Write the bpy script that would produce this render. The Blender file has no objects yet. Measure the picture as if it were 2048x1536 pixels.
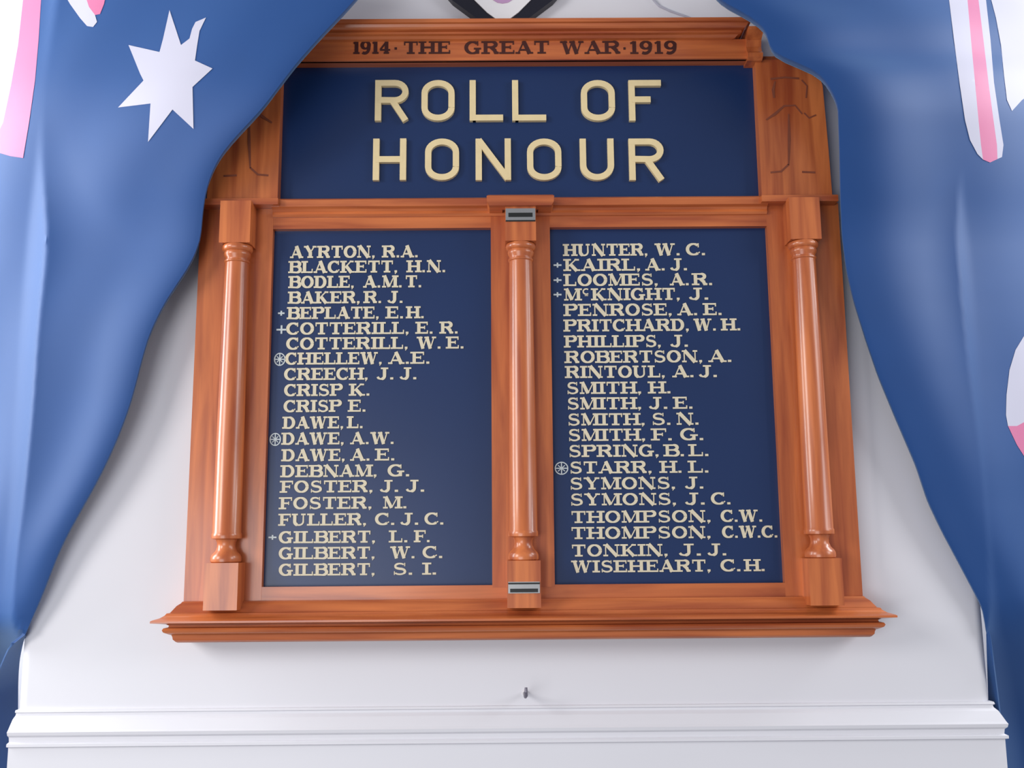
import bpy, bmesh, math, random
from mathutils import Vector, Matrix
from mathutils.geometry import delaunay_2d_cdt

random.seed(4)
SC = bpy.context.scene
COL = SC.collection

# ------------------------------------------------------------------ camera
F_PX, W_PX, H_PX = 2000.0, 2048, 1536
PITCH, YAW, ROLL = 0.16202974, 0.00498632, -0.00783167
CAM = Vector((0.0, -2.0, 1.5))
_fw = Vector((math.sin(YAW) * math.cos(PITCH), math.cos(YAW) * math.cos(PITCH), math.sin(PITCH)))
_r0 = Vector((math.cos(YAW), -math.sin(YAW), 0))
_u0 = _r0.cross(_fw)
RT = _r0 * math.cos(ROLL) + _u0 * math.sin(ROLL)
UP = -_r0 * math.sin(ROLL) + _u0 * math.cos(ROLL)
cd = bpy.data.cameras.new('camera')
cam = bpy.data.objects.new('camera', cd)
COL.objects.link(cam)
cd.sensor_width = 36.0
cd.lens = F_PX / W_PX * 36.0
cd.clip_start = 0.05
m = Matrix((RT, UP, -_fw)).transposed().to_4x4()
m.translation = CAM
cam.matrix_world = m
SC.camera = cam


def at(px, py, Y):
    """the point of the plane y = Y (a wall parallel plane) seen at that pixel of the photograph"""
    d = _fw + RT * ((px - 1024) / F_PX) - UP * ((py - 768) / F_PX)
    return CAM + d * ((Y - CAM.y) / d.y)


# ------------------------------------------------------------------ light
world = bpy.data.worlds.new('hall_light')
SC.world = world
world.use_nodes = True
bg = world.node_tree.nodes['Background']
bg.inputs['Color'].default_value = (0.90, 0.92, 1.0, 1)
bg.inputs['Strength'].default_value = 0.34


def area(name, loc, target, sx, sy, power, col):
    l = bpy.data.lights.new(name, 'AREA')
    l.shape = 'RECTANGLE'
    l.size, l.size_y = sx, sy
    l.energy = power
    l.color = col
    o = bpy.data.objects.new(name, l)
    COL.objects.link(o)
    o.location = loc
    o.rotation_euler = (Vector(target) - Vector(loc)).to_track_quat('-Z', 'Y').to_euler()
    return o


area('window_light_west', (-3.0, -2.3, 2.6), (0.0, 0, 1.9), 1.1, 1.3, 62, (1.0, 0.98, 0.96))
area('window_light_east', (3.0, -1.8, 2.7), (0.3, 0, 1.9), 1.2, 1.4, 34, (0.95, 0.97, 1.0))
area('added_flag_light_west', (-2.3, -0.1, 2.3), (-0.9, 0.0, 2.1), 0.7, 1.4, 56, (0.94, 0.98, 1.0))  # added lamp near the wall, brightens the outer side of the left flag
area('added_flag_light_east', (2.3, -0.1, 2.9), (0.9, 0.0, 2.5), 0.7, 1.0, 36, (0.94, 0.97, 1.0))  # added lamp, does the same for the right flag
area('added_front_fill', (-1.5, -3.6, 0.95), (0, 0, 1.3), 2.0, 1.6, 52, (0.97, 0.98, 1.0))  # added low lamp behind the camera: frontal fill and pale veil on the board

SC.view_settings.view_transform = 'Standard'
SC.view_settings.look = 'None'
SC.view_settings.gamma = 1.0
SC.view_settings.use_curve_mapping = False
SC.view_settings.exposure = 0.02


# ------------------------------------------------------------------ materials
def srgb(r, g, b):
    f = lambda c: (c / 255 / 12.92) if c / 255 <= 0.04045 else ((c / 255 + 0.055) / 1.055) ** 2.4
    return (f(r), f(g), f(b), 1)


def mat(name, col, rough=0.5, metal=0.0, coat=0.0, sheen=0.0, spec=0.5, noise=None, bump=0.0, grain=None):
    mt = bpy.data.materials.new(name)
    mt.use_nodes = True
    nt = mt.node_tree
    p = nt.nodes['Principled BSDF']
    p.inputs['Base Color'].default_value = col
    p.inputs['Roughness'].default_value = rough
    p.inputs['Metallic'].default_value = metal
    p.inputs['Coat Weight'].default_value = coat
    p.inputs['Coat Roughness'].default_value = 0.16
    p.inputs['Specular IOR Level'].default_value = spec
    if sheen:
        p.inputs['Sheen Weight'].default_value = sheen
        p.inputs['Sheen Roughness'].default_value = 0.45
        p.inputs['Sheen Tint'].default_value = (0.55, 0.80, 1.0, 1)
    if grain or noise:
        tc = nt.nodes.new('ShaderNodeTexCoord')
        mp = nt.nodes.new('ShaderNodeMapping')
        nt.links.new(tc.outputs['Object'], mp.inputs['Vector'])
        nz = nt.nodes.new('ShaderNodeTexNoise')
        nt.links.new(mp.outputs['Vector'], nz.inputs['Vector'])
        nz.inputs['Detail'].default_value = 5
        cr = nt.nodes.new('ShaderNodeValToRGB')
        nt.links.new(nz.outputs['Fac'], cr.inputs['Fac'])
        nt.links.new(cr.outputs['Color'], p.inputs['Base Color'])
        if grain:
            mp.inputs['Scale'].default_value = grain[0]
            nz.inputs['Scale'].default_value = 1.0
            nz.inputs['Distortion'].default_value = 0.4
            cr.color_ramp.elements[0].color = grain[1]
            cr.color_ramp.elements[0].position = 0.30
            cr.color_ramp.elements[1].color = grain[2]
            cr.color_ramp.elements[1].position = 0.70
        else:
            nz.inputs['Scale'].default_value = noise[0]
            a = noise[1]
            cr.color_ramp.elements[0].color = tuple(c * (1 - a) for c in col[:3]) + (1,)
            cr.color_ramp.elements[1].color = tuple(min(1, c * (1 + a)) for c in col[:3]) + (1,)
        if bump:
            bp = nt.nodes.new('ShaderNodeBump')
            bp.inputs['Strength'].default_value = bump
            bp.inputs['Distance'].default_value = 0.002
            nt.links.new(nz.outputs['Fac'], bp.inputs['Height'])
            nt.links.new(bp.outputs['Normal'], p.inputs['Normal'])
    return mt


WD, WL = srgb(152, 70, 38), srgb(208, 118, 64)
M_WALL = mat('white_wall_paint', srgb(220, 219, 225), 0.6, noise=(3.0, 0.02), bump=0.05)
M_WV = mat('varnished_wood_upright', WL, 0.34, coat=0.35, grain=((45, 45, 3.0), WD, WL), bump=0.05)
M_WH = mat('varnished_wood_level', WL, 0.34, coat=0.35, grain=((3.0, 45, 45), WD, WL), bump=0.05)
M_GROOVE = mat('carved_groove_brown', srgb(128, 66, 44), 0.6, noise=(40, 0.15))
M_INK = mat('dark_brown_inlay', srgb(62, 20, 14), 0.5, noise=(40, 0.2))
M_PANEL = mat('navy_gloss_paint', srgb(19, 44, 88), 0.36, noise=(4, 0.12))
M_GOLD = mat('pale_gold_leaf', srgb(226, 205, 158), 0.42, metal=0.0, noise=(60, 0.08))
M_NAME = mat('cream_gold_paint', srgb(214, 203, 176), 0.5, noise=(60, 0.1))
M_MARK = mat('pale_silver_paint', srgb(196, 204, 206), 0.5, noise=(60, 0.08))
M_METAL = mat('polished_silver', srgb(190, 190, 190), 0.3, metal=0.9, noise=(30, 0.05))
M_DARK = mat('black_enamel', srgb(30, 32, 32), 0.35, noise=(30, 0.1))
M_FLAG = mat('navy_flag_cloth', srgb(22, 66, 126), 0.6, sheen=0.3, spec=0.3, noise=(7, 0.08))
M_FWHITE = mat('white_flag_cloth', srgb(184, 182, 198), 0.7, sheen=0.1, noise=(9, 0.03))
M_FRED = mat('red_flag_cloth', srgb(196, 96, 138), 0.6, sheen=0.5, noise=(9, 0.06))
M_BLACK = mat('black_border_paint', srgb(20, 20, 36), 0.4, noise=(20, 0.1))
M_CREST = mat('crest_white', srgb(232, 230, 232), 0.5, noise=(20, 0.02))
M_MAUVE = mat('mauve_emblem_paint', srgb(190, 150, 190), 0.5, noise=(20, 0.06))
M_CORD = mat('pale_cord', srgb(176, 176, 190), 0.8, noise=(80, 0.1))
M_SCREW = mat('dull_grey_metal', srgb(120, 116, 128), 0.45, metal=0.5, noise=(60, 0.1))


# ------------------------------------------------------------------ helpers
def obj(name, bm, material, parent=None, smooth=False, bevel=0.0):
    me = bpy.data.meshes.new(name)
    if bevel:
        es = [e for e in bm.edges if len(e.link_faces) == 2 and e.calc_face_angle(0) > 0.6]
        bmesh.ops.bevel(bm, geom=es, offset=bevel, segments=2, profile=0.5, affect='EDGES', clamp_overlap=True)
    bmesh.ops.recalc_face_normals(bm, faces=bm.faces)
    bm.to_mesh(me)
    bm.free()
    me.materials.append(material)
    o = bpy.data.objects.new(name, me)
    COL.objects.link(o)
    if parent is not None:
        o.parent = parent
    if smooth:
        for p in me.polygons:
            p.use_smooth = True
        try:
            me.set_sharp_from_angle(angle=math.radians(38))
        except Exception:
            pass
    return o


def tag(o, label=None, cat=None, group=None, kind=None):
    if label: o['label'] = label
    if cat: o['category'] = cat
    if group: o['group'] = group
    if kind: o['kind'] = kind
    return o


def add_box(bm, x0, x1, y0, y1, z0, z1):
    vs = [bm.verts.new((x, y, z)) for x in (x0, x1) for y in (y0, y1) for z in (z0, z1)]
    for f in ((0, 1, 3, 2), (4, 6, 7, 5), (0, 4, 5, 1), (2, 3, 7, 6), (0, 2, 6, 4), (1, 5, 7, 3)):
        bm.faces.new([vs[i] for i in f])


def box(name, x0, x1, y0, y1, z0, z1, material, parent=None, bevel=0.0):
    bm = bmesh.new()
    add_box(bm, x0, x1, y0, y1, z0, z1)
    return obj(name, bm, material, parent, bevel=bevel, smooth=bool(bevel))


def add_prism(bm, loop, y0, y1):
    """closed x-z outline carried from y0 (front) to y1 (back)"""
    a = [bm.verts.new((x, y0, z)) for x, z in loop]
    b = [bm.verts.new((x, y1, z)) for x, z in loop]
    bm.faces.new(a)
    bm.faces.new(list(reversed(b)))
    n = len(loop)
    for i in range(n):
        j = (i + 1) % n
        bm.faces.new((a[i], b[i], b[j], a[j]))


def add_sweep(bm, prof, xc, hw, yf, yb=0.0, left=1.0):
    """moulding: profile (projection, z) carried round the left return, the front and the right return, mitred"""
    rings = []
    for sx, end in ((-1, 1), (-1, 0), (1, 0), (1, 1)):
        rings.append([bm.verts.new((xc + sx * (hw + p * (left if sx < 0 else 1.0)), yb if end else yf - p, z)) for p, z in prof])
    n = len(prof)
    for a, b in zip(rings, rings[1:]):
        for i in range(n):
            j = (i + 1) % n
            bm.faces.new((a[i], a[j], b[j], b[i]))
    bm.faces.new(rings[0])
    bm.faces.new(list(reversed(rings[-1])))


def add_lathe(bm, prof, xc, yc, seg=40):
    rings = []
    for r, z in prof:
        rings.append([bm.verts.new((xc + r * math.cos(2 * math.pi * k / seg), yc + r * math.sin(2 * math.pi * k / seg), z)) for k in range(seg)])
    for a, b in zip(rings, rings[1:]):
        for k in range(seg):
            l = (k + 1) % seg
            bm.faces.new((a[k], a[l], b[l], b[k]))
    bm.faces.new(rings[0])
    bm.faces.new(list(reversed(rings[-1])))


def add_tube(bm, pts, r, seg=10, close=True):
    pts = [Vector(p) for p in pts]
    rings = []
    for i, p in enumerate(pts):
        t = (pts[min(i + 1, len(pts) - 1)] - pts[max(i - 1, 0)]).normalized()
        a = t.cross(Vector((0.31, 0.11, 0.94)))
        if a.length < 1e-3: a = t.cross(Vector((1, 0, 0)))
        a.normalize()
        b = t.cross(a)
        rr = r[i] if isinstance(r, (list, tuple)) else r
        rings.append([bm.verts.new(p + a * rr * math.cos(2 * math.pi * k / seg) + b * rr * math.sin(2 * math.pi * k / seg)) for k in range(seg)])
    for a, b in zip(rings, rings[1:]):
        for k in range(seg):
            l = (k + 1) % seg
            bm.faces.new((a[k], a[l], b[l], b[k]))
    if close:
        bm.faces.new(rings[0]); bm.faces.new(list(reversed(rings[-1])))


# ------------------------------------------------------------------ lettering
def ribbon(bm, pts, wid, tf, y0, y1):
    """a pen stroke: polyline with a width at each point, as a raised strip"""
    n = len(pts)
    if not isinstance(wid, (list, tuple)): wid = [wid] * n
    L, R = [], []
    for i in range(n):
        d = Vector((0, 0))
        if i > 0: d += (Vector(pts[i]) - Vector(pts[i - 1])).normalized()
        if i < n - 1: d += (Vector(pts[i + 1]) - Vector(pts[i])).normalized()
        d.normalize()
        k = Vector((-d.y, d.x)) * wid[i] / 2
        if 0 < i < n - 1:
            e = (Vector(pts[i]) - Vector(pts[i - 1])).normalized()
            k /= max(0.5, abs(e.dot(d)))
        L.append(Vector(pts[i]) + k); R.append(Vector(pts[i]) - k)
    def vrow(ps, y): return [bm.verts.new((tf(p)[0], y, tf(p)[1])) for p in ps]
    lf, rf, lb, rb = vrow(L, y0), vrow(R, y0), vrow(L, y1), vrow(R, y1)
    for i in range(n - 1):
        bm.faces.new((lf[i], lf[i + 1], rf[i + 1], rf[i]))
        bm.faces.new((lf[i], lb[i], lb[i + 1], lf[i + 1]))
        bm.faces.new((rf[i], rf[i + 1], rb[i + 1], rb[i]))
    bm.faces.new((lf[0], rf[0], rb[0], lb[0]))
    bm.faces.new((lf[-1], lb[-1], rb[-1], rf[-1]))


def arc(cx, cy, rx, ry, a0, a1, n=14):
    return [(cx + rx * math.cos(math.radians(a0 + (a1 - a0) * i / n)), cy + ry * math.sin(math.radians(a0 + (a1 - a0) * i / n))) for i in range(n + 1)]


S, H = 0.27, 0.135      # thick stems and thin hairlines of the slab lettering


def bowl_w(a0, a1, n=14, th=S, tn=H):
    return [tn + (th - tn) * abs(math.cos(math.radians(a0 + (a1 - a0) * i / n))) for i in range(n + 1)]


def stem_(x, s=S, y0=0, y1=1, over=0.10, top=True, bot=True):
    o = [([(x, y0), (x, y1)], s)]
    if bot: o.append(([(x - s / 2 - over, y0 + H / 2), (x + s / 2 + over, y0 + H / 2)], H))
    if top: o.append(([(x - s / 2 - over, y1 - H / 2), (x + s / 2 + over, y1 - H / 2)], H))
    return o


def foot(x, y, w=0.34): return [([(x - w / 2, y), (x + w / 2, y)], H)]


def slab(c):
    """(advance width, strokes) of one capital in the board's heavy slab lettering"""
    h2 = H / 2
    if c == 'A': return 1.0, [([(0.15, 0), (0.48, 1)], 0.10), ([(0.46, 1), (0.80, 0)], S + .02), ([(0.25, .3), (0.7, .3)], H)] + foot(.14, h2, .26) + foot(.82, h2, .34)
    if c in 'BRP':
        o = stem_(.22) 
        o += [([(.2, 1 - h2), (.55, 1 - h2)] + arc(.55, .74, .24, .21, 90, -90)[1:] + [(.2, .53)], [H, H] + bowl_w(90, -90)[1:] + [H])]
        if c == 'B': o += [([(.2, .53), (.58, .53)] + arc(.58, .29, .26, .24, 90, -90)[1:] + [(.2, h2)], [H, H] + bowl_w(90, -90)[1:] + [H])]
        if c == 'R': o += [([(.5, .53), (.72, .30), (.78, .1), (.95, h2)], [S * .8, S, S * .9, H])]
        return (.92 if c != 'R' else 1.0), o
    if c in 'CG':
        o = [(arc(.48, .5, .36, .44, 48, 312, 22), bowl_w(48, 312, 22)), ([(.76, 1), (.76, .66)], .09)]
        if c == 'C': o += [([(.74, .18), (.84, .27)], .09)]
        else: o += [([(.74, .02), (.74, .42)], S), ([(.55, .42), (.95, .42)], H)]
        return (.9 if c == 'C' else .98), o
    if c == 'D': return .98, stem_(.22) + [([(.2, 1 - h2), (.45, 1 - h2)] + arc(.45, .5, .36, .45, 90, -90)[1:] + [(.2, h2)], [H, H] + bowl_w(90, -90)[1:] + [H])]
    if c == 'E': return .88, stem_(.22) + [([(.2, 1 - h2), (.8, 1 - h2)], H), ([(.2, h2), (.82, h2)], H), ([(.2, .52), (.6, .52)], H), ([(.77, 1), (.77, .72)], .09), ([(.79, 0), (.79, .28)], .09), ([(.6, .66), (.6, .38)], .08)]
    if c == 'F': return .84, stem_(.22) + [([(.2, 1 - h2), (.8, 1 - h2)], H), ([(.2, .5), (.6, .5)], H), ([(.77, 1), (.77, .7)], .09), ([(.6, .64), (.6, .36)], .08)]
    if c == 'H': return 1.06, stem_(.22) + stem_(.84) + [([(.22, .5), (.84, .5)], H)]
    if c == 'I': return .48, stem_(.24)
    if c == 'J': return .78, [([(.5, 1), (.5, .3)] + arc(.30, .27, .2, .22, 0, -170, 10)[1:], [S, S] + [S * .9] * 4 + [.14] * 3 + [.2] * 3)] + foot(.5, 1 - h2, .44)
    if c == 'K': return 1.04, stem_(.22) + [([(.3, .4), (.78, 1)], .10), ([(.42, .56), (.8, 0)], S)] + foot(.8, 1 - h2, .28) + foot(.84, h2, .34)
    if c == 'L': return .86, stem_(.22) + [([(.2, h2), (.8, h2)], H), ([(.77, 0), (.77, .34)], .09)]
    if c == 'M': return 1.2, stem_(.18, .09) + stem_(.98) + [([(.2, 1), (.55, .05)], S), ([(.55, .05), (.92, 1)], .09)]
    if c == 'N': return 1.08, stem_(.18, .09, bot=True) + stem_(.88, .09) + [([(.2, 1), (.86, 0)], S + .02)]
    if c == 'O': return .98, [(arc(.49, .5, .35, .44, 0, 360, 28), bowl_w(0, 360, 28))]
    if c == 'S': return .84, [(arc(.42, .73, .25, .21, 35, 270, 14)[:-1] + arc(.42, .28, .28, .23, 90, -150, 14), [H] * 5 + [.17] * 5 + [.2] * 8 + [.2] * 4 + [H] * 7), ([(.68, 1), (.68, .72)], .08), ([(.13, .0), (.13, .3)], .08)]
    if c == 'T': return .94, stem_(.47, top=False) + [([(.06, 1 - h2), (.88, 1 - h2)], H), ([(.1, 1), (.1, .68)], .09), ([(.84, 1), (.84, .68)], .09)]
    if c == 'U': return 1.04, [([(.22, 1), (.22, .34)] + arc(.5, .34, .28, .29, 180, 360, 12)[1:] + [(.78, 1)], [S, S] + [S] * 4 + [H] * 8 + [.09])] + foot(.22, 1 - h2, .4) + foot(.78, 1 - h2, .3)
    if c == 'W': return 1.32, [([(.2, 1), (.42, 0)], S), ([(.42, 0), (.66, 1)], .09), ([(.66, 1), (.9, 0)], S), ([(.9, 0), (1.14, 1)], .09)] + foot(.2, 1 - h2, .38) + foot(.66, 1 - h2, .3) + foot(1.14, 1 - h2, .28)
    if c == 'Y': return 1.0, [([(.2, 1), (.5, .46)], S), ([(.5, .46), (.8, 1)], .1), ([(.5, .5), (.5, 0)], S)] + foot(.2, 1 - h2, .36) + foot(.8, 1 - h2, .28) + foot(.5, h2, .42)
    if c == '.': return .34, [([(.06, .09), (.24, .09)], .18)]
    if c == ',': return .34, [([(.06, .09), (.24, .09)], .18), ([(.2, .06), (.1, -.12)], .07)]
    if c == 'c': return .62, [(arc(.3, .74, .2, .22, 50, 310, 14), .11), ([(.2, .4), (.42, .4)], .06)]
    if c == '1': return .56, stem_(.3, top=False) + [([(.08, .82), (.3, .96)], H)]
    if c == '9': return .86, [(arc(.42, .68, .26, .27, 0, 360, 20), bowl_w(0, 360, 20)), ([(.68, .68)] + arc(.36, .5, .32, .45, 10, -120, 10), S * .8)]
    if c == '4': return .9, [([(.56, 0), (.56, 1)], S), ([(.56, .95), (.1, .32)], H), ([(.08, .3), (.84, .3)], H)] + foot(.56, h2, .4)
    if c == '*': return .4, [([(.0, .5), (.4, .5)], .13), ([(.2, .3), (.2, .7)], .13)]
    if c == '-': return .36, [([(.1, .42), (.26, .42)], .18)]
    if c == '+': return .5, [([(.0, .42), (.5, .42)], .14), ([(.25, .08), (.25, .78)], .14)]
    if c == '@': return .8, [(arc(.4, .45, .36, .5, 0, 360, 24), .09), ([(.05, .45), (.75, .45)], .09), ([(.4, 0), (.4, .95)], .09), ([(.2, .7), (.6, .2)], .07), ([(.2, .2), (.6, .7)], .07)]
    return .4, []


def sans(c):
    T = 0.143
    t = T / 2
    if c == 'R': return .82, [([(t, 0), (t, 1)], T), ([(0, 1 - t), (.46, 1 - t)] + arc(.46, .715, .25, .285 - t, 90, -90, 12)[1:] + [(t, .51)], T), ([(.4, .5), (.72, 0)], T)]
    if c == 'O': return .82, [([(.78 - t, .32), (.78 - t, .68)] + arc(.39, .68, .39 - t, .32 - t, 0, 180, 14)[1:] + [(t, .32)] + arc(.39, .32, .39 - t, .32 - t, 180, 360, 14)[1:], T)]
    if c == 'L': return .8, [([(t, 0), (t, 1)], T), ([(t, t), (.76, t)], T)]
    if c == 'F': return .8, [([(t, 0), (t, 1)], T), ([(t, 1 - t), (.78, 1 - t)], T), ([(t, .52), (.52, .52)], T)]
    if c == 'H': return .8, [([(t, 0), (t, 1)], T), ([(.78 - t, 0), (.78 - t, 1)], T), ([(t, .5), (.78 - t, .5)], T)]
    if c == 'N': return .8, [([(t, 0), (t, 1)], T), ([(.80 - t, 0), (.80 - t, 1)], T), ([(t, .97), (.80 - t, .03)], T)]
    if c == 'U': return .8, [([(t, 1), (t, .36)] + arc(.39, .36, .39 - t, .36 - t, 180, 360, 16)[1:] + [(.78 - t, 1)], T)]
    return .5, []


def set_text(bm, text, x0, x1, z0, h, y0, y1, font=slab):
    """text set between x0 and x1, standing on z0, h tall"""
    gl = [font(c) for c in text]
    tot = sum(g[0] for g in gl)
    sx = (x1 - x0) / tot
    cx = x0
    for adv, strokes in gl:
        for si, (pts, w) in enumerate(strokes):
            # widths are given for a square em: keep them when the letter is squeezed
            q = sx / h
            P = [(p[0] * q, p[1]) for p in pts]
            ribbon(bm, P, w if not isinstance(w, (list, tuple)) else list(w), lambda p, cx=cx: (cx + p[0] * h, z0 + p[1] * h), y0 - abs(y1 - y0) * .03 * si, y1)
        cx += adv * sx


# ------------------------------------------------------------------ the setting
XL, XR = at(38, 1380, 0).x, at(1972, 1300, 0).x
def struct(name, bm, material, label, parent=None, bevel=0):
    o = obj(name, bm, material, parent, smooth=True)
    return tag(o, label, 'wall', kind='structure')

bm = bmesh.new(); add_box(bm, XL - .004, XR + .004, 0.0, 0.9, 0.0, 3.6)
bmesh.ops.bevel(bm, geom=[e for e in bm.edges if abs(e.verts[0].co.z - e.verts[1].co.z) > 1 and e.verts[0].co.y < .01], offset=.022, segments=10, profile=.5, affect='EDGES')
struct('wall_front', bm, M_WALL, 'white painted projecting wall behind the honour board')
bm = bmesh.new(); add_box(bm, -4.0, 4.0, 0.9, 1.0, 0.0, 3.6)
struct('wall_back', bm, M_WALL, 'white recessed wall behind the two flags')
zt, zm, zb = at(1044, 1411, 0).z, at(1044, 1458, -.03).z, at(1044, 1484, -.035).z
prof = [(-.02, zt), (.005, zt), (.006, zt - .004), (.003, zt - .006), (.004, zt - .010), (.010, zt - .016), (.016, zt - .028), (.019, zm + .004), (.0215, zm), (.020, zm - .006),
        (.016, zm - .010), (.015, zb + .004), (.0205, zb + .001), (.0205, zb - .004), (.0155, zb - .006), (.0155, 0.0), (-.02, 0.0)]
bm = bmesh.new(); add_sweep(bm, prof, (XL + XR) / 2, (XR - XL) / 2, 0.0, 0.9, left=0.35)
tag(obj('trim_dado', bm, M_WALL), 'white moulded dado rail along the wall below the board', 'trim', kind='structure')

# ------------------------------------------------------------------ honour board
X0 = 0.029
board = bpy.data.objects.new('honour_board', None)
COL.objects.link(board)
board.location = (0, 0, 0)
tag(board, 'varnished wooden roll of honour board with navy panels and gold names on white wall', 'honour board')

YF, YP = -0.045, -0.03
box('backing_board', X0 - .62, X0 + .62, -.0005, -.028, 1.35, 2.52, M_WV, board)
# name panels, header panel
hp = box('header_panel', X0 - .4935, X0 + .4935, -.0278, YP, 2.19, 2.512, M_PANEL, board)
pan = [box('name_panel', X0 - .505, X0 - .057, -.0278, YP, 1.42, 2.15, M_PANEL, board),
       box('name_panel', X0 + .057, X0 + .505, -.0278, YP, 1.42, 2.15, M_PANEL, board)]
for s in (-1, 1):
    a, b = sorted((X0 + s * .502, X0 + s * .65))
    box('side_stile', a, b, -.0005, YF, 1.40, 2.19, M_WV, board, bevel=.004)
box('centre_stile', X0 - .06, X0 + .06, -.028, YF, 1.425, 2.168, M_WV, board, bevel=.004)
box('top_rail', X0 - .503, X0 + .503, -.028, YF + .0006, 2.142, 2.172, M_WH, board, bevel=.003)
box('bottom_rail', X0 - .503, X0 + .503, -.028, YF + .0006, 1.395, 1.429, M_WH, board, bevel=.004)
bm = bmesh.new()
loop = [(0, 2.166), (-.048, 2.166), (-.052, 2.170), (-.050, 2.176), (-.054, 2.180), (-.062, 2.183), (-.063, 2.197), (-.058, 2.201), (-.03, 2.2075), (0, 2.2075)]
va = [bm.verts.new((X0 - .5025, y, z)) for y, z in loop]; vb = [bm.verts.new((X0 + .5025, y, z)) for y, z in loop]
bm.faces.new(va); bm.faces.new(list(reversed(vb)))
for i in range(len(loop)):
    j = (i + 1) % len(loop); bm.faces.new((va[i], va[j], vb[j], vb[i]))
obj('middle_rail', bm, M_WH, board)

# carved wings beside the header
for s in (-1, 1):
    bm = bmesh.new()
    pts = [(.4925, 2.19), (.636, 2.19), (.634, 2.30), (.630, 2.44), (.624, 2.462), (.610, 2.480), (.590, 2.493), (.565, 2.499), (.4925, 2.499)]
    lp = [(X0 + s * x, z) for x, z in pts]
    if s < 0: lp.reverse()
    add_prism(bm, lp, -.055, -.001)
    w = obj('side_wing', bm, M_WV, board, bevel=.003, smooth=True)
    bm = bmesh.new()
    def cv(pts, wd=.0042):
        ribbon(bm, pts, wd, lambda p: (X0 + s * p[0], p[1]), -.0557, -.0548)
    L = lambda *pp: [((at(px, py, -.055).x - X0), at(px, py, -.055).z) for px, py in pp]
    cv(L((1541, 158), (1570, 155), (1598, 157)))
    cv(L((1550, 163), (1546, 180), (1548, 196)), [.003, .006, .004])
    cv(L((1532, 240), (1550, 228), (1568, 212), (1590, 211), (1604, 228)), [.003, .006, .004, .003, .003])
    cv(L((1577, 228), (1578, 280), (1577, 330)), [.003, .006, .003])
    cv(L((1541, 345), (1562, 343), (1577, 329)), .0038)
    cv(L((1604, 344), (1630, 345)), .004)
    cv(L((1608, 226), (1618, 236), (1632, 230)), .003)
    cv(L((1603, 160), (1614, 172), (1612, 196)), .003)
    obj('carved_ornament', bm, M_GROOVE, w)
    a, b = sorted((X0 + s * .487, X0 + s * .641))
    box('wing_lip', a, b, -.0005, -.074, 2.184, 2.197, M_WH, board, bevel=.003)
    a, b = sorted((X0 + s * .474, X0 + s * .505))
    bm = bmesh.new()
    lp = [(-.02, 2.493), (-.062, 2.493), (-.070, 2.498), (-.072, 2.506), (-.064, 2.513), (-.060, 2.525), (-.064, 2.538), (-.078, 2.545), (-.088, 2.550), (-.088, 2.556), (-.02, 2.556)]
    va = [bm.verts.new((a, y, z)) for y, z in lp]; vb = [bm.verts.new((b, y, z)) for y, z in lp]
    bm.faces.new(va); bm.faces.new(list(reversed(vb)))
    for i in range(len(lp)):
        j = (i + 1) % len(lp); bm.faces.new((va[i], va[j], vb[j], vb[i]))
    obj('scroll_bracket', bm, M_WV, board)

# frieze and cornice
fz = box('frieze', X0 - .474, X0 + .474, -.001, -.055, 2.499, 2.545, M_WH, board, bevel=.0015)
bm = bmesh.new(); add_box(bm, X0 - .474, X0 + .474, -.05, -.060, 2.499, 2.5045)
obj('frieze_bead', bm, M_WH, fz, bevel=.0018)
prof = [(-.03, 2.543), (0, 2.543), (.007, 2.545), (.012, 2.549), (.018, 2.5505), (.018, 2.555), (.0165, 2.5565), (.024, 2.558), (.027, 2.561), (.030, 2.566), (.035, 2.567), (.035, 2.575), (-.03, 2.575)]
bm = bmesh.new(); add_sweep(bm, prof, X0, .4445, -.055, -.001)
obj('cornice', bm, M_WH, board)
YT = -.0558
for t, a, b in (('1914', 705, 782), ('-', 786, 797), ('THE', 806, 902), ('GREAT', 928, 1100), ('WAR', 1120, 1242), ('-', 1244, 1254), ('1919', 1258, 1356)):
    za, zb_ = at((a + b) / 2, 107.5, YT).z, at((a + b) / 2, 82, YT).z
    bm = bmesh.new()
    set_text(bm, t, at(a, 95, YT).x, at(b, 95, YT).x, za, zb_ - za, YT, -.0545)
    obj('inscription_lettering' if len(t) > 1 else 'inscription_dot', bm, M_INK, fz)

# ledge
prof = [(-.03, 1.403), (.0, 1.403), (.002, 1.400), (.008, 1.3955), (.015, 1.386), (.017, 1.3835), (.022, 1.3825), (.024, 1.379), (.031, 1.3745), (.042, 1.371), (.0445, 1.3695), (.0445, 1.366),
        (.034, 1.3645), (.022, 1.3625), (.0175, 1.360), (.0185, 1.357), (.0255, 1.3555), (.0275, 1.352), (.0255, 1.348), (.019, 1.3445), (.0135, 1.342), (.012, 1.338), (.0115, 1.334), (.007, 1.329), (.004, 1.3275), (-.03, 1.3275)]
bm = bmesh.new(); add_sweep(bm, prof, X0, .65, -.052, -.0005)
obj('ledge', bm, M_WH, board, smooth=True)

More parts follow.
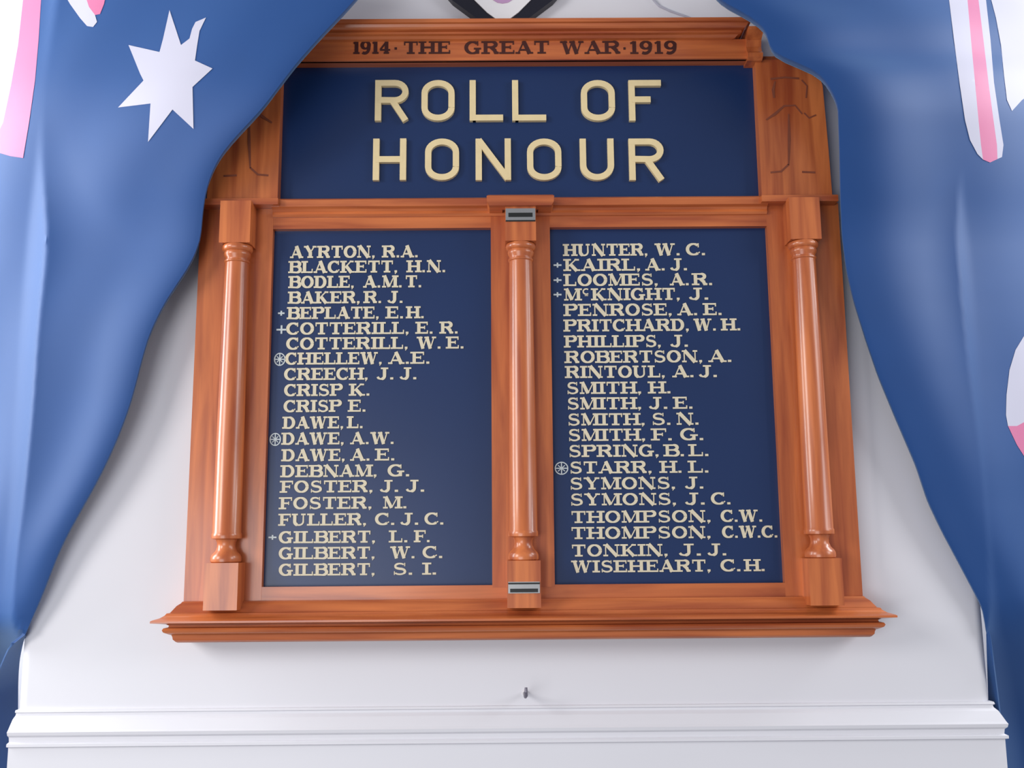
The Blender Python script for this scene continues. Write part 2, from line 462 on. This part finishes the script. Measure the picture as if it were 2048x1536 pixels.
# columns
def column(xc, yc, centre=False):
    bm = bmesh.new()
    add_lathe(bm, [(.024, 2.100), (.0285, 2.0985), (.0300, 2.0945), (.0295, 2.090), (.0270, 2.0865), (.0250, 2.0855), (.0262, 2.0815), (.0255, 2.0775), (.0225, 2.0725), (.0222, 2.069), (.0248, 2.0675), (.0250, 2.0645), (.0230, 2.0625),
                   (.0232, 2.05), (.0245, 1.90), (.0262, 1.70), (.0270, 1.532), (.0282, 1.530), (.0286, 1.526), (.0282, 1.521), (.0200, 1.519), (.0172, 1.513), (.0172, 1.505), (.0205, 1.497), (.0265, 1.491), (.0285, 1.4865), (.0290, 1.481), (.0285, 1.4775), (.0255, 1.475)], xc, yc)
    return obj('column', bm, M_WV, board, smooth=True)

for xc in (-.5665, 0.0, .5665):
    column(X0 + xc, -.066)
    box('capital_block', X0 + xc - .0305, X0 + xc + .0305, -.03, -.092, 2.0995, 2.172 if xc == 0 else 2.186, M_WV, board, bevel=.0025)
    box('base_block', X0 + xc - .0315, X0 + xc + .0315, -.03, -.094, 1.3885, 1.4755, M_WV, board, bevel=.0025)
bm = bmesh.new(); add_sweep(bm, [(-.03, 2.170), (-.004, 2.170), (-.002, 2.173), (0, 2.176), (.001, 2.188), (-.002, 2.191), (-.03, 2.191)], X0, .066, -.103, -.03)
obj('shelf_cap', bm, M_WH, board)
for z0, z1, d in ((2.1385, 2.1655, 1), (1.4155, 1.4365, 0)):
    yy = -.092 if d else -.094
    pl = box('metal_plate', X0 - .0295, X0 + .0295, yy + .001, yy - .0016, z0, z1, M_METAL, board, bevel=.0006)
    h = z1 - z0
    bm = bmesh.new()
    if d:
        add_box(bm, X0 - .024, X0 + .024, yy - .0012, yy - .0021, z0 + .34 * h, z0 + .66 * h)
        add_box(bm, X0 - .0295, X0 + .0295, yy - .0012, yy - .0020, z0, z0 + .10 * h)
    else:
        add_box(bm, X0 - .0295, X0 + .0295, yy - .0012, yy - .0021, z0 + .78 * h, z0 + .93 * h)
        add_box(bm, X0 - .026, X0 + .026, yy - .0012, yy - .0021, z0 + .08 * h, z0 + .40 * h)
    tag(obj('engraved_band', bm, M_DARK, pl), 'black band on the silver plate')

# big letters
for row, (yt, yb) in ((('R', 750, 815), ('O', 843, 909), ('L', 939, 1006), ('L', 1024, 1092), ('O', 1162, 1230), ('F', 1258, 1323)), (160, 241)), ((('H', 746, 812), ('O', 850, 918), ('N', 951, 1022), ('O', 1054, 1123), ('U', 1160, 1228), ('R', 1258, 1326)), (277, 360)):
    for c, a, b in row:
        y1 = YP - .009
        za, zb_ = at((a + b) / 2, yb, y1).z, at((a + b) / 2, yt, y1).z
        w = sans(c)[0]; k = {'R': .76, 'O': .78, 'L': .76, 'F': .78, 'H': .78, 'N': .80, 'U': .78}[c]
        xa, xb = at(a, (yt + yb) / 2, y1).x, at(b, (yt + yb) / 2, y1).x
        bm = bmesh.new()
        set_text(bm, c, xa, xa + (xb - xa) * w / k, za, zb_ - za, y1, YP + .0005, sans)
        obj('letter', bm, M_GOLD, hp)

# names
LEFT = [(503, [('AYRTON,', 580, 752), ('R.A.', 764, 838)]), (533, [('BLACKETT,', 577, 797), ('H.N.', 813, 893)]), (563, [('BODLE,', 577, 710), ('A.M.', 726, 806), ('T.', 810, 845)]),
        (594, [('BAKER,', 576, 722), ('R.', 727, 765), ('J.', 774, 808)]), (625, [('*', 556, 569), ('BEPLATE,', 574, 760), ('E.', 771, 809), ('H.', 812, 850)]),
        (656, [('+', 553, 573), ('COTTERILL,', 572, 820), ('E.', 831, 868), ('R.', 879, 918)]), (686, [('COTTERILL,', 572, 818), ('W.', 833, 884), ('E.', 892, 930)]),
        (716, [('@', 548, 571), ('CHELLEW,', 570, 766), ('A.E.', 776, 862)]), (747, [('CREECH,', 568, 738), ('J.', 752, 790), ('J.', 798, 836)]), (779, [('CRISP', 568, 686), ('K.', 698, 742)]),
        (811, [('CRISP', 567, 684), ('E.', 696, 734)]), (844, [('DAWE,', 565, 689), ('L.', 694, 728)]), (876, [('@', 539, 562), ('DAWE,', 563, 690), ('A.W.', 700, 790)]),
        (909, [('DAWE,', 563, 692), ('A.', 700, 742), ('E.', 750, 792)]), (941, [('DEBNAM,', 561, 756), ('G.', 774, 822)]), (972, [('FOSTER,', 560, 748), ('J.', 758, 800), ('J.', 810, 852)]),
        (1005, [('FOSTER,', 558, 746), ('M.', 765, 816)]), (1038, [('FULLER,', 557, 735), ('C.', 749, 792), ('J.', 799, 840), ('C.', 848, 890)]), (1073, [('*', 537, 553), ('GILBERT,', 557, 753), ('L.', 778, 818), ('F.', 828, 862)]),
        (1105, [('GILBERT,', 557, 752), ('W.', 780, 832), ('C.', 844, 888)]), (1138, [('GILBERT,', 557, 752), ('S.', 784, 828), ('I.', 844, 876)])]
RIGHT = [(499, [('HUNTER,', 1126, 1297), ('W.', 1309, 1362), ('C.', 1371, 1413)]), (529, [('*', 1107, 1123), ('KAIRL,', 1127, 1283), ('A.', 1290, 1332), ('J.', 1339, 1377)]),
         (559, [('*', 1107, 1123), ('LOOMES,', 1127, 1318), ('A.', 1339, 1380), ('R.', 1384, 1427)]), (588, [('*', 1107, 1123), ('McKNIGHT,', 1127, 1362), ('J.', 1376, 1420)]), (619, [('PENROSE,', 1127, 1346), ('A.', 1354, 1397), ('E.', 1406, 1446)]),
         (650, [('PRITCHARD,', 1127, 1380), ('W.', 1387, 1434), ('H.', 1442, 1483)]), (682, [('PHILLIPS,', 1128, 1324), ('J.', 1339, 1379)]), (713, [('ROBERTSON,', 1129, 1407), ('A.', 1416, 1466)]),
         (743, [('RINTOUL,', 1130, 1332), ('A.', 1344, 1390), ('J.', 1396, 1437)]), (775, [('SMITH,', 1132, 1285), ('H.', 1296, 1344)]), (806, [('SMITH,', 1133, 1285), ('J.', 1296, 1338), ('E.', 1346, 1388)]),
         (838, [('SMITH,', 1134, 1292), ('S.', 1302, 1344), ('N.', 1352, 1400)]), (869, [('SMITH,', 1135, 1293), ('F.', 1302, 1347), ('G.', 1359, 1410)]), (901, [('SPRING,', 1136, 1320), ('B.', 1327, 1371), ('L.', 1377, 1420)]),
         (934, [('@', 1109, 1137), ('STARR,', 1138, 1306), ('H.', 1319, 1366), ('L.', 1376, 1420)]), (966, [('SYMONS,', 1138, 1353), ('J.', 1368, 1410)]), (998, [('SYMONS,', 1139, 1355), ('J.', 1368, 1413), ('C.', 1421, 1464)]),
         (1033, [('THOMPSON,', 1141, 1424), ('C.W.', 1441, 1527)]), (1065, [('THOMPSON,', 1141, 1424), ('C.W.C.', 1444, 1557)]), (1100, [('TONKIN,', 1142, 1338), ('J.', 1355, 1406), ('J.', 1413, 1456)]), (1132, [('WISEHEART,', 1142, 1424), ('C.', 1440, 1484), ('H.', 1488, 1532)])]
YN = YP - .0016
for side, rows in enumerate((LEFT, RIGHT)):
    for yc, segs in rows:
        words = {}
        for t, a, b in segs:
            kind = 'service_mark' if t in '*+@' else 'initials_lettering' if 'surname_lettering' in words else 'surname_lettering'
            bm = words.setdefault(kind, bmesh.new()) if kind not in words else words[kind]
            xm = 768 if side == 0 else 1300
            za, zb_ = at(xm, yc + 12, YN).z, at(xm, yc - 12, YN).z
            set_text(bm, t, at(a, yc, YN).x, at(b, yc, YN).x, za, zb_ - za, YN, YP + .0004)
        for kind, bm in words.items():
            obj(kind, bm, M_MARK if kind == 'service_mark' else M_NAME, pan[side])


# ------------------------------------------------------------------ flags
def interp(tab, y):
    if y <= tab[0][0]: return tab[0][1]
    for (a, va), (b, vb) in zip(tab, tab[1:]):
        if y <= b:
            return va + (vb - va) * (y - a) / (b - a)
    return tab[-1][1]


def smooth_tab(tab, lo, hi, step=20, rad=2):
    ys = list(range(lo, hi + 1, step))
    v = [interp(tab, y) for y in ys]
    out = []
    for i in range(len(v)):
        w = v[max(0, i - rad):i + rad + 1]
        out.append((ys[i], sum(w) / len(w)))
    return out


LE = smooth_tab([(-120, 800), (0, 712), (45, 664), (80, 632), (118, 600), (155, 566), (200, 540), (245, 500), (275, 464), (310, 438), (350, 418), (410, 404), (470, 402), (505, 398), (570, 350), (640, 308), (700, 287), (780, 268), (840, 249), (920, 215),
                 (985, 181), (1050, 143), (1110, 112), (1170, 92), (1230, 66), (1275, 46), (1310, 38), (1340, 36), (1600, 34)], -120, 1680)
RE = smooth_tab([(-120, 1340), (0, 1440), (30, 1498), (55, 1532), (95, 1541), (112, 1556), (122, 1588), (135, 1624), (152, 1645), (175, 1662), (210, 1677), (300, 1680), (400, 1682), (470, 1685), (540, 1694), (600, 1708), (680, 1733), (750, 1757), (830, 1790), (930, 1833), (1000, 1856), (1060, 1884),
                 (1150, 1932), (1215, 1966), (1260, 1973), (1300, 1974), (1420, 1978), (1660, 1992)], -120, 1680, step=10, rad=1)
DEPTH = [(-120, -.20), (200, -.185), (330, -.14), (450, -.095), (800, -.062), (1100, -.04), (1230, -.02), (1290, .02), (1340, .46), (1700, .46)]


class Flag:
    def __init__(self, edge, outer, sgn, ph, depth):
        self.edge, self.outer, self.sgn, self.ph = edge, outer, sgn, ph
        self.depth = smooth_tab(depth, -120, 1680)

    def u(self, px, py):
        return (px - self.outer) / (interp(self.edge, py) - self.outer)

    def y(self, px, py):
        u = self.u(px, py)
        d = interp(self.depth, py)
        v = 1 - u
        y = d + (.46 - .16 * max(0, py) / 1536) * max(0, v) ** 1.6
        amp = .010 * (1 - math.exp(-max(0, v) * 6))
        q = u * 9.0 + self.ph + py * .0011
        y += amp * (math.sin(q) + .55 * math.sin(2.1 * q + 1.3 + py * .0007)) + .004 * math.sin(py * .006 + u * 5 + self.ph)
        return min(self.clear(at(px, py, y), py), .8)

    def clear(self, p, py):
        # over the projecting wall the cloth lies in front of it and bends round its corner
        lim = -.020 + 1.6 * max(0.0, max(XL - p.x, p.x - XR) - (.016 if self.sgn > 0 else .006))
        k = .03
        h = max(k - abs(p.y - lim), 0) / k
        return min(p.y, lim) - h * h * k * .25

    def build(self, name):
        NU, NV = 120, 150
        bm = bmesh.new()
        rows = []
        for j in range(NV + 1):
            py = -110 + (1660 + 110) * j / NV
            e = interp(self.edge, py)
            row = []
            for i in range(NU + 1):
                px = self.outer + (e - self.outer) * i / NU
                row.append(bm.verts.new(at(px, py, self.y(px, py))))
            # the hem rolls back towards the wall
            p0 = at(e, py, self.y(e, py))
            r = .012
            for k in range(1, 7):
                a = k / 6 * math.radians(150)
                q = Vector((p0.x + self.sgn * (-r * .35 * (1 - math.cos(a))), p0.y + r * 1.2 * a / 1.6, p0.z))
                q.y = min(q.y, self.clear(q, py) + .008)
                row.append(bm.verts.new(q))
            rows.append(row)
        for a, b in zip(rows, rows[1:]):
            for i in range(len(a) - 1):
                bm.faces.new((a[i], a[i + 1], b[i + 1], b[i]))
        o = obj(name, bm, M_FLAG, smooth=True)
        s = o.modifiers.new('thickness', 'SOLIDIFY')
        s.thickness = .0015
        s.offset = 0
        return o

    def patch(self, name, poly, material, parent, lift=.0018):
        pts = []
        for (ax, ay), (bx, by) in zip(poly, poly[1:] + poly[:1]):
            m_ = max(1, int(math.hypot(bx - ax, by - ay) / 9))
            pts += [Vector((ax + (bx - ax) * k / m_, ay + (by - ay) * k / m_)) for k in range(m_)]
        n = len(pts)
        x0, x1 = min(p.x for p in pts), max(p.x for p in pts)
        y0, y1 = min(p.y for p in pts), max(p.y for p in pts)
        st = 9.0
        for i in range(1, int((x1 - x0) / st) + 1):
            for j in range(1, int((y1 - y0) / st) + 1):
                pts.append(Vector((x0 + i * st + .31 * (j % 2), y0 + j * st)))
        v2, _, f2, _, _, _ = delaunay_2d_cdt(pts, [], [list(range(n))], 1, 1e-4)
        bm = bmesh.new()
        vs = [bm.verts.new(at(v.x, v.y, self.y(v.x, v.y) - lift)) for v in v2]
        for f in f2:
            bm.faces.new([vs[k] for k in f])
        for v in [v for v in bm.verts if not v.link_faces]:
            bm.verts.remove(v)
        return obj(name, bm, material, parent, smooth=True)


fl = Flag(LE, -320, 1, 0.4, DEPTH)
o = fl.build('flag')
tag(o, 'blue flag with a large white seven pointed star draped over the board corner', 'flag', 'blue flags draped beside the board')
STAR = [(339, 20), (362, 90), (379, 77), (384, 58), (391, 44), (412, 35), (399, 62), (394, 92), (390, 121), (425, 137), (385, 174), (387, 258), (345, 219), (296, 284), (301, 207), (236, 215), (287, 161), (280, 147), (257, 90), (319, 104), (326, 78)]
tag(fl.patch('star', STAR, M_FWHITE, o), 'white seven pointed star with one curled tip')
fl.patch('canton_stripe', [(-200, -100), (48, -100), (46, 0), (36, 90), (22, 170), (6, 245), (-20, 300), (-200, 290)], M_FWHITE, o)
fl.patch('canton_stripe', [(48, -100), (86, -100), (82, 0), (77, 80), (70, 160), (58, 245), (46, 316), (20, 312), (-20, 300), (6, 245), (22, 170), (36, 90), (46, 0)], M_FRED, o)
fl.patch('canton_stripe', [(90, -100), (112, -40), (140, 8), (160, 36), (174, 52), (186, 54), (194, 44), (190, 30), (178, 14), (170, -10), (150, -60), (140, -100)], M_FWHITE, o)
fl.patch('canton_stripe', [(140, -100), (150, -60), (170, -10), (178, 14), (190, 30), (200, 28), (208, 8), (214, -20), (220, -100)], M_FRED, o)

fr = Flag(RE, 2380, -1, 2.1, DEPTH[:-3] + [(1300, .03), (1420, .13), (1700, .26)])
o = fr.build('flag')
tag(o, 'blue flag without a star showing long red and white stripes, hanging beside the board', 'flag', 'blue flags draped beside the board')
# white edging, red bar, and the neighbouring white bar
LW = [(1886, -100), (1897, -10), (1908, 80), (1919, 165), (1930, 240), (1940, 280), (1955, 308), (1966, 319)]
PL = [(1924, -100), (1935, 0), (1942, 80), (1950, 165), (1957, 240), (1962, 290), (1966, 319)]
PR = [(1944, -100), (1957, 0), (1967, 80), (1977, 165), (1987, 240), (1994, 290), (1995, 318)]
RWH = [(1956, -100), (1972, 0), (1981, 80), (1988, 165), (1999, 240), (2007, 290), (2004, 314), (1995, 318)]
fr.patch('canton_stripe', LW + PL[-2::-1], M_FWHITE, o)
fr.patch('canton_stripe', PL + [(1980, 325)] + PR[::-1], M_FRED, o)
fr.patch('canton_stripe', PR + RWH[-2::-1], M_FWHITE, o)
fr.patch('canton_stripe', [(1970, -100), (1980, -10), (1992, 36), (2002, 90), (2008, 150), (2014, 200), (2024, 222), (2044, 200), (2120, 150), (2200, 60), (2200, -100)], M_FWHITE, o)
fr.patch('canton_stripe', [(2160, 640), (2090, 650), (2048, 672), (2031, 700), (2019, 740), (2013, 790), (2012, 830), (2016, 852), (2034, 852), (2060, 838), (2160, 800)], M_FWHITE, o)
fr.patch('canton_stripe', [(2016, 852), (2034, 852), (2060, 838), (2160, 800), (2160, 920), (2090, 925), (2050, 915), (2034, 890)], M_FRED, o)

# ------------------------------------------------------------------ shield above the board
sh = bpy.data.objects.new('shield_plaque', None)
COL.objects.link(sh)
tip = at(1006, 80, 0)
sh.location = (tip.x, 0, tip.z)
tag(sh, 'white shield plaque with black border on the wall above the board', 'plaque')


def shield_loop(pts):
    return pts + [(-x, z) for x, z in reversed(pts[1:])]


bm = bmesh.new(); add_prism(bm, shield_loop([(0, 0), (.03, .020), (.063, .044), (.108, .08), (.14, .12), (.165, .18), (.175, .26), (.172, .33), (.10, .345)]), -.022, -.0005)
obj('border', bm, M_BLACK, sh, bevel=.002)
bm = bmesh.new(); add_prism(bm, shield_loop([(0, .024), (.033, .05), (.061, .080), (.095, .12), (.12, .18), (.13, .26), (.128, .31), (.08, .32)]), -.0245, -.018)
fld = obj('field', bm, M_CREST, sh, bevel=.001)
bm = bmesh.new(); add_prism(bm, [(.0 + .03 * math.cos(a * .3927) * 1.0, .100 + .030 * math.sin(a * .3927)) for a in range(16)], -.026, -.022)
obj('emblem', bm, M_MAUVE, fld)

# pale cord on the wall beside the shield
bm = bmesh.new()
cpts = [at(1290, -60, -.012), at(1302, -5, -.006), at(1318, 12, -.004), at(1340, 22, -.004), at(1372, 33, -.004), at(1410, 48, -.004), at(1440, 70, -.004)]
add_tube(bm, cpts, .0025)
tag(obj('hanging_cord', bm, M_CORD), 'thin pale cord lying on the wall above the right end of the cornice', 'cord')

# ------------------------------------------------------------------ hook on the wall below the ledge
p = at(1050, 1386, 0)
hk = bpy.data.objects.new('wall_hook', None)
COL.objects.link(hk)
hk.location = (p.x, 0, p.z)
tag(hk, 'small grey metal hook screwed into the wall under the ledge', 'hook')
bm = bmesh.new(); add_tube(bm, [(0, .001, 0), (0, -.004, 0)], [.0065, .0055], 16)
obj('rosette', bm, M_CREST, hk)
bm = bmesh.new(); add_tube(bm, [(0, -.003, 0), (0, -.040, 0), (0, -.055, .001), (.001, -.062, .004), (.001, -.065, .011), (.001, -.064, .019)], [.0036, .0034, .0034, .0034, .0032, .0026], 12)
obj('prong', bm, M_SCREW, hk, smooth=True)
